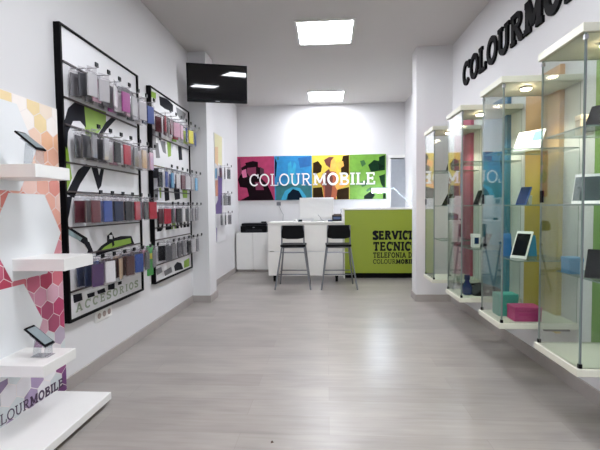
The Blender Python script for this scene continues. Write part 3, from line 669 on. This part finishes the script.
# green and yellow bag pack at the end of the bottom row
t = thing('green_pack', 'bright green and yellow hanging bag at right end of bottom row', 'pack', (-1.60, 3.655-.075, .60))
MB().box(-.01, .01, -.05, .05, 0, .27).build('pack_body', CASEM['green'], t, bevel=.006)
MB().box(.0095, .0112, -.045, .045, .15, .2).build('yellow_label', CASEM['yellow'], t); MB().box(-.046, .046, -.0512, -.0495, .15, .2).build('yellow_label', CASEM['yellow'], t) if False else None
MB().box(-.001, .001, -.03, .03, .27, .3).build('header_card', CARD, t)

# wall socket on the left wall
so = thing('wall_socket', 'white three-way wall socket below the nearer accessory panel', 'socket', (XL, 3.02, .36))
MB().box(XL, XL+.01, 2.90, 3.13, .358, .44).build('face_plate', WHITE, so, world=True, bevel=.003)
for y in (2.945, 3.015, 3.085):
    MB().lathe((XL+.0101, y, .399), (1, 0, 0), [(.022, 0), (.022, .003), (.018, .003)], 16).build('outlet', mat('socket_recess', '#a08f88', .5), so, world=True)

# ------------------------------------------------------------------ television
TV = thing('television', 'black flat television mounted high on the left column', 'television', (-1.29, 4.85, 2.45), math.radians(15.5)); TV.rotation_euler.x = math.radians(5.4)
MB().box(-.35, .35, -.015, .03, 0, .435).build('casing', BLKPLASTIC, TV, bevel=.006)
tvs = mat('tv_screen', '#040408', .03); tvs.node_tree.nodes['Principled BSDF'].inputs['Specular IOR Level'].default_value = .5
MB().box(-.337, .337, -.0165, -.0145, .03, .422).build('screen', tvs, TV)
MB().box(-.025, .025, -.0165, -.0148, .01, .018).build('logo_plate', ALU, TV)
MB().box(-.12, .12, .03, .06, .12, .33).build('wall_mount', BLACK, TV)
MB().tube([(-.1, .05, .22), (-.18, .16, .22), (-.24, .30, .22)], .016, 8).build('mount_arm', BLACK, TV)

# ------------------------------------------------------------------ desk, counter, cabinets at the back
DK = thing('reception_desk', 'white reception desk on castors behind the bar stools', 'desk', (-.36, 6.85, 0))
DW = mat('white_desk_board', '#e6e2dc', .4, var=.015)
MB().box(-.965, .245, 6.53, 7.15, .935, .962).build('desk_top', DW, DK, world=True, bevel=.002, segs=1)
MB().box(-.96, .24, 6.55, 6.575, .492, .933).build('front_panel', DW, DK, world=True)
MB().box(-.96, .24, 6.55, 6.575, .10, .479).build('front_panel', DW, DK, world=True)
MB().box(-.96, -.935, 6.577, 7.13, .10, .934).build('side_panel', DW, DK, world=True); MB().box(.215, .24, 6.577, 7.13, .10, .934).build('side_panel', DW, DK, world=True)
for x in (-.86, .14):
    for y in (6.575, 7.06):
        k = MB().cyl((x-.02, y, .044), (x+.02, y, .044), .044, 16); k.box(x-.025, x+.025, y-.025, y+.025, .07, .0995); k.build('castor', BLKPLASTIC, DK, world=True)
CT = thing('service_counter', 'lime green service counter with white top, right of desk', 'counter', (.9, 7.0, 0))
MB().box(.262, 1.462, 6.84, 7.2, 1.145, 1.175).build('counter_top', DW, CT, world=True, bevel=.002, segs=1)
MB().box(.284, 1.46, 6.86, 6.885, .09, 1.144).build('front_panel', LIME, CT, world=True)
MB().box(.262, .2835, 6.855, 7.18, 0, 1.144).build('side_panel', DW, CT, world=True)
MB().box(.284, 1.46, 6.9, 6.92, 0, .089).build('kick_board', BLACK, CT, world=True)
FX = W(373, 235, y=6.86).x
for tx, zt, h, wd_, st, bf, bd in (('SERVICIO', .645, .15, .75, .3, 99, None), ('TECNICO', .46, .15, .745, .26, 99, None), ('TELEFONIA DE', .345, .09, .70, .22, 99, None), ('COLOURMOBILE', .245, .075, .72, .16, 6, .3)):
    lettering(tx, (FX, 6.86, zt), (1, 0, 0), (0, 0, 1), (0, -1, 0), h, wd_, st, .0015, 'printed_lettering', DARKPRINT, CT, bold_from=bf, bold=bd, join=True)
for x0, x1, lab in ((-1.70, -1.385, 'low white storage cabinet under the black printer, left of its pair'), (-1.383, -1.06, 'low white storage cabinet beside the desk, right of its pair')):
    t = thing('storage_cabinet', lab, 'cabinet', ((x0+x1)/2, 7.68, 0), 0, 'low white cabinets by the back wall')
    MB().box(x0, x1, 7.522, YB-.016, .05, .735).build('body', WHITE, t, world=True)
    MB().box(x0+.002, x1-.002, 7.503, 7.521, .052, .733).build('door', WHITE, t, world=True, bevel=.0015, segs=1)
    MB().box(x0+.01, x1-.01, 7.54, YB-.02, 0, .049).build('plinth', BASEB, t, world=True)
PR = thing('printer', 'black desktop printer on the low white cabinets', 'printer', (-1.37, 7.68, .735))
MB().box(-.25, .25, -.15, .15, 0, .13).build('body', BLKPLASTIC, PR, bevel=.02, segs=3)
MB().box(-.235, .235, -.13, .15, .131, .175).build('lid', mat('black_satin', '#1a1a1d', .45), PR, bevel=.014, segs=3)
MB().box(-.15, .15, -.158, -.15, .02, .06).build('paper_tray', mat('dark_tray', '#26262a', .4), PR); MB().box(-.02, .02, -.1525, -.15, .095, .106).build('badge', ALU, PR)
MB().box(.1, .2, .1, .14, .175, .2).build('rear_feeder', BLKPLASTIC, PR, bevel=.004)
MO = thing('computer_monitor', 'large white monitor seen from behind on the desk', 'monitor', (-.18, 6.86, .962), math.radians(2))
MWH = mat('white_monitor_shell', '#dcdad8', .3, var=.01)
MB().prism([(-.285, .045), (.285, .045), (.285, .395), (-.285, .395)], (0, 0, 0), (1, 0, 0), (0, 0, 1), (0, .035, 0)).build('shell', MWH, MO, bevel=.012, segs=3)
MB().box(-.27, .27, .0345, .0365, .075, .38).build('screen', SCR['dark'], MO)
MB().poly3([(-.05, -.02, .006), (.05, -.02, .006), (.05, -.005, .12), (-.05, -.005, .12)], (0, .012, 0)).build('stand_neck', MWH, MO)
MB().box(-.1, .1, -.09, .09, 0, .006).build('stand_foot', ALU, MO, bevel=.002)
MB().tube([(.02, -.01, .11), (.05, -.03, .08), (.08, -.05, .03), (.12, -.06, .006), (.16, -.05, .004)], .004, 6).build('power_cable', mat('grey_cable', '#7a7a7c', .5), MO)
t = thing('desk_phone', 'small black desk device at right end of white desk', 'desk device', (.155, 6.86, .962))
MB().prism([(-.06, 0), (.07, 0), (.07, .12), (-.06, .09)], (-.08, 0, 0), (0, 1, 0), (0, 0, 1), (.16, 0, 0)).build('body', BLKPLASTIC, t, bevel=.006)
MB().tube([(.06, .04, .10), (.075, .04, .15), (.072, .04, .2)], .005, 6).build('antenna', BLKPLASTIC, t)
MB().box(-.06, .06, -.0625, -.0585, .03, .075).build('display', SCR['navy'], t)
t = thing('stapler', 'small black object on desk left of white monitor', 'stapler', (-.45, 6.75, .962)); MB().box(-.035, .035, -.015, .015, 0, .018).build('base', BLKPLASTIC, t, bevel=.003); MB().box(-.03, .035, -.012, .012, .0185, .034).build('arm', BLKPLASTIC, t, bevel=.004)
t = thing('cup', 'tiny white cup on the desk, left of the monitor', 'cup', (-.53, 6.78, .962)); MB().lathe((0, 0, 0), (0, 0, 1), [(.022, 0), (.026, .035), (.027, .04), (.023, .04), (.02, .004)], 16).build('cup_body', WHITE, t)
t = thing('blue_pad', 'small navy pad on desk right of the monitor', 'pad', (.045, 6.7, .962)); MB().box(-.04, .04, -.03, .03, 0, .026).build('pad_body', CASEM['navy'], t, bevel=.003)
t = thing('white_cup', 'small white tumbler on the green counter below the sign', 'cup', (.945, 7.05, 1.175)); MB().lathe((0, 0, 0), (0, 0, 1), [(.026, 0), (.034, .07), (.034, .075), (.029, .075), (.024, .006)], 18).build('cup_body', mat('pale_grey_cup', '#c6c8cc', .4), t); MB().tube([(.03, 0, .06), (.048, 0, .05), (.046, 0, .03), (.028, 0, .02)], .004, 6).build('handle', mat('pale_grey_cup', '#c6c8cc', .4), t)
sk = thing('wall_outlet', 'grey cable outlet on back wall above desk, below blue picture', 'socket', (-.94, YB, 1.24))
MB().box(-.98, -.9, YB-.012, YB, 1.235, 1.305).build('face_plate', mat('grey_outlet', '#77767c', .5), sk, world=True, bevel=.003)
MB().tube([(-.935, YB-.015, 1.24), (-.90, YB-.02, 1.15), (-.85, YB-.02, 1.06), (-.86, YB-.02, .95), (-.87, YB-.02, .8)], .004, 6).build('cable', mat('grey_cable', '#7a7a7c', .5), sk, world=True)
# bench lamp
LP = thing('bench_lamp', 'white jointed bench lamp, lit, standing on the green counter', 'lamp', (1.44, 7.1, 1.175))
LW = mat('pale_lamp_paint', '#c9d2da', .35)
MB().lathe((1.46, 7.1, 1.175), (0, 0, 1), [(.07, 0), (.07, .015), (.02, .025), (.014, .05)], 20).build('base', LW, LP, world=True)
q0, q1, q2 = W(410, 203, y=7.1), W(394, 188, y=7.1), W(387.5, 190.5, y=7.1)
MB().tube([(1.46, 7.1, 1.22), q0, q1], .013, 8).build('arm', LW, LP, world=True)
MB().tube([q1, q2], .012, 8).build('joint', LW, LP, world=True)
ha, hb = W(371.5, 191.2, y=7.1), W(387.5, 191.2, y=7.1)
hd = MB().box(ha.x, hb.x, 7.03, 7.17, ha.z+.03, ha.z+.055).build('lamp_head', LW, LP, world=True, bevel=.01)
MB().cyl((ha.x+.012, 7.1, ha.z+.005), (hb.x-.012, 7.1, ha.z+.005), .028, 14).build('tube_light', emit('lit_lamp_tube', '#e6f0ff', 40), hd, world=True)

# ------------------------------------------------------------------ bar stools
def make_stool():
    t = thing('bar_stool', 'black and chrome bar stool, left of the pair at the desk', 'bar stool', (-.51, 6.13, 0), 0, 'bar stools at the desk')
    for s in (-1, 1):
        MB().tube([(s*.16, -.165, .93), (s*.162, -.15, .75), (s*.165, -.145, .62), (s*.185, -.165, .48), (s*.26, -.25, .0)], .0125, 10).build('leg', STEEL, t)
        MB().tube([(s*.165, .15, .615), (s*.18, .165, .5), (s*.235, .21, .0)], .0125, 10).build('leg', STEEL, t)
    a = .222
    MB().tube([(-.222, -.206, a), (.222, -.206, a), (.21, .19, a), (-.21, .19, a)], .008, 8, True).build('footrest', STEEL, t)
    MB().tube([(-.165, -.145, .61), (.165, -.145, .61), (.165, .15, .605), (-.165, .15, .605)], .009, 8, True).build('seat_frame', STEEL, t)
    MB().tube([(-.178, -.16, .535), (.178, -.16, .535)], .007, 8).build('cross_bar', STEEL, t)
    MB().box(-.185, .185, -.17, .18, .618, .652).build('seat', mat('black_vinyl', '#0f0e10', .5), t, bevel=.012, segs=3)
    pts = [(-.168, .765), (-.15, .748), (-.08, .735), (.08, .735), (.15, .748), (.168, .765), (.165, .935), (-.165, .935)]
    MB().prism(pts, (0, -.172, 0), (1, 0, 0), (0, 0, 1), (0, .028, 0)).build('backrest', mat('black_vinyl', '#1a181a', .5), t, bevel=.008)
    return t
s1 = make_stool()
s2 = dup(s1, (.155, 6.13, 0), math.radians(2), 'black and chrome bar stool nearest the green counter')

# scrap on the floor
t = thing('paper_scrap', 'tiny dark scrap lying on the floor in the foreground', 'scrap', (-.292, 2.03, 0), .4)
MB().add([(-.008, -.006, .001), (.008, -.004, .001), (.004, .009, .006), (-.005, .006, .003), (0, 0, .009)], [(0, 1, 4), (1, 2, 4), (2, 3, 4), (3, 0, 4), (3, 2, 1, 0)]).build('scrap_leaf', mat('brown_scrap', '#5a4238', .7), t)

# ------------------------------------------------------------------ world and view
wd = bpy.data.worlds.new('World'); sc.world = wd; wd.use_nodes = True
bg = wd.node_tree.nodes['Background']; bg.inputs['Color'].default_value = (.86, .93, 1, 1); bg.inputs['Strength'].default_value = 1.2
vs = sc.view_settings; vs.view_transform = 'Standard'; vs.look = 'None'; vs.gamma = 1; vs.exposure = 1.9; vs.use_curve_mapping = False
cy = sc.cycles; cy.transparent_max_bounces = 48; cy.max_bounces = 10; cy.diffuse_bounces = 5; cy.glossy_bounces = 5; cy.use_denoising = True; cy.caustics_reflective = False
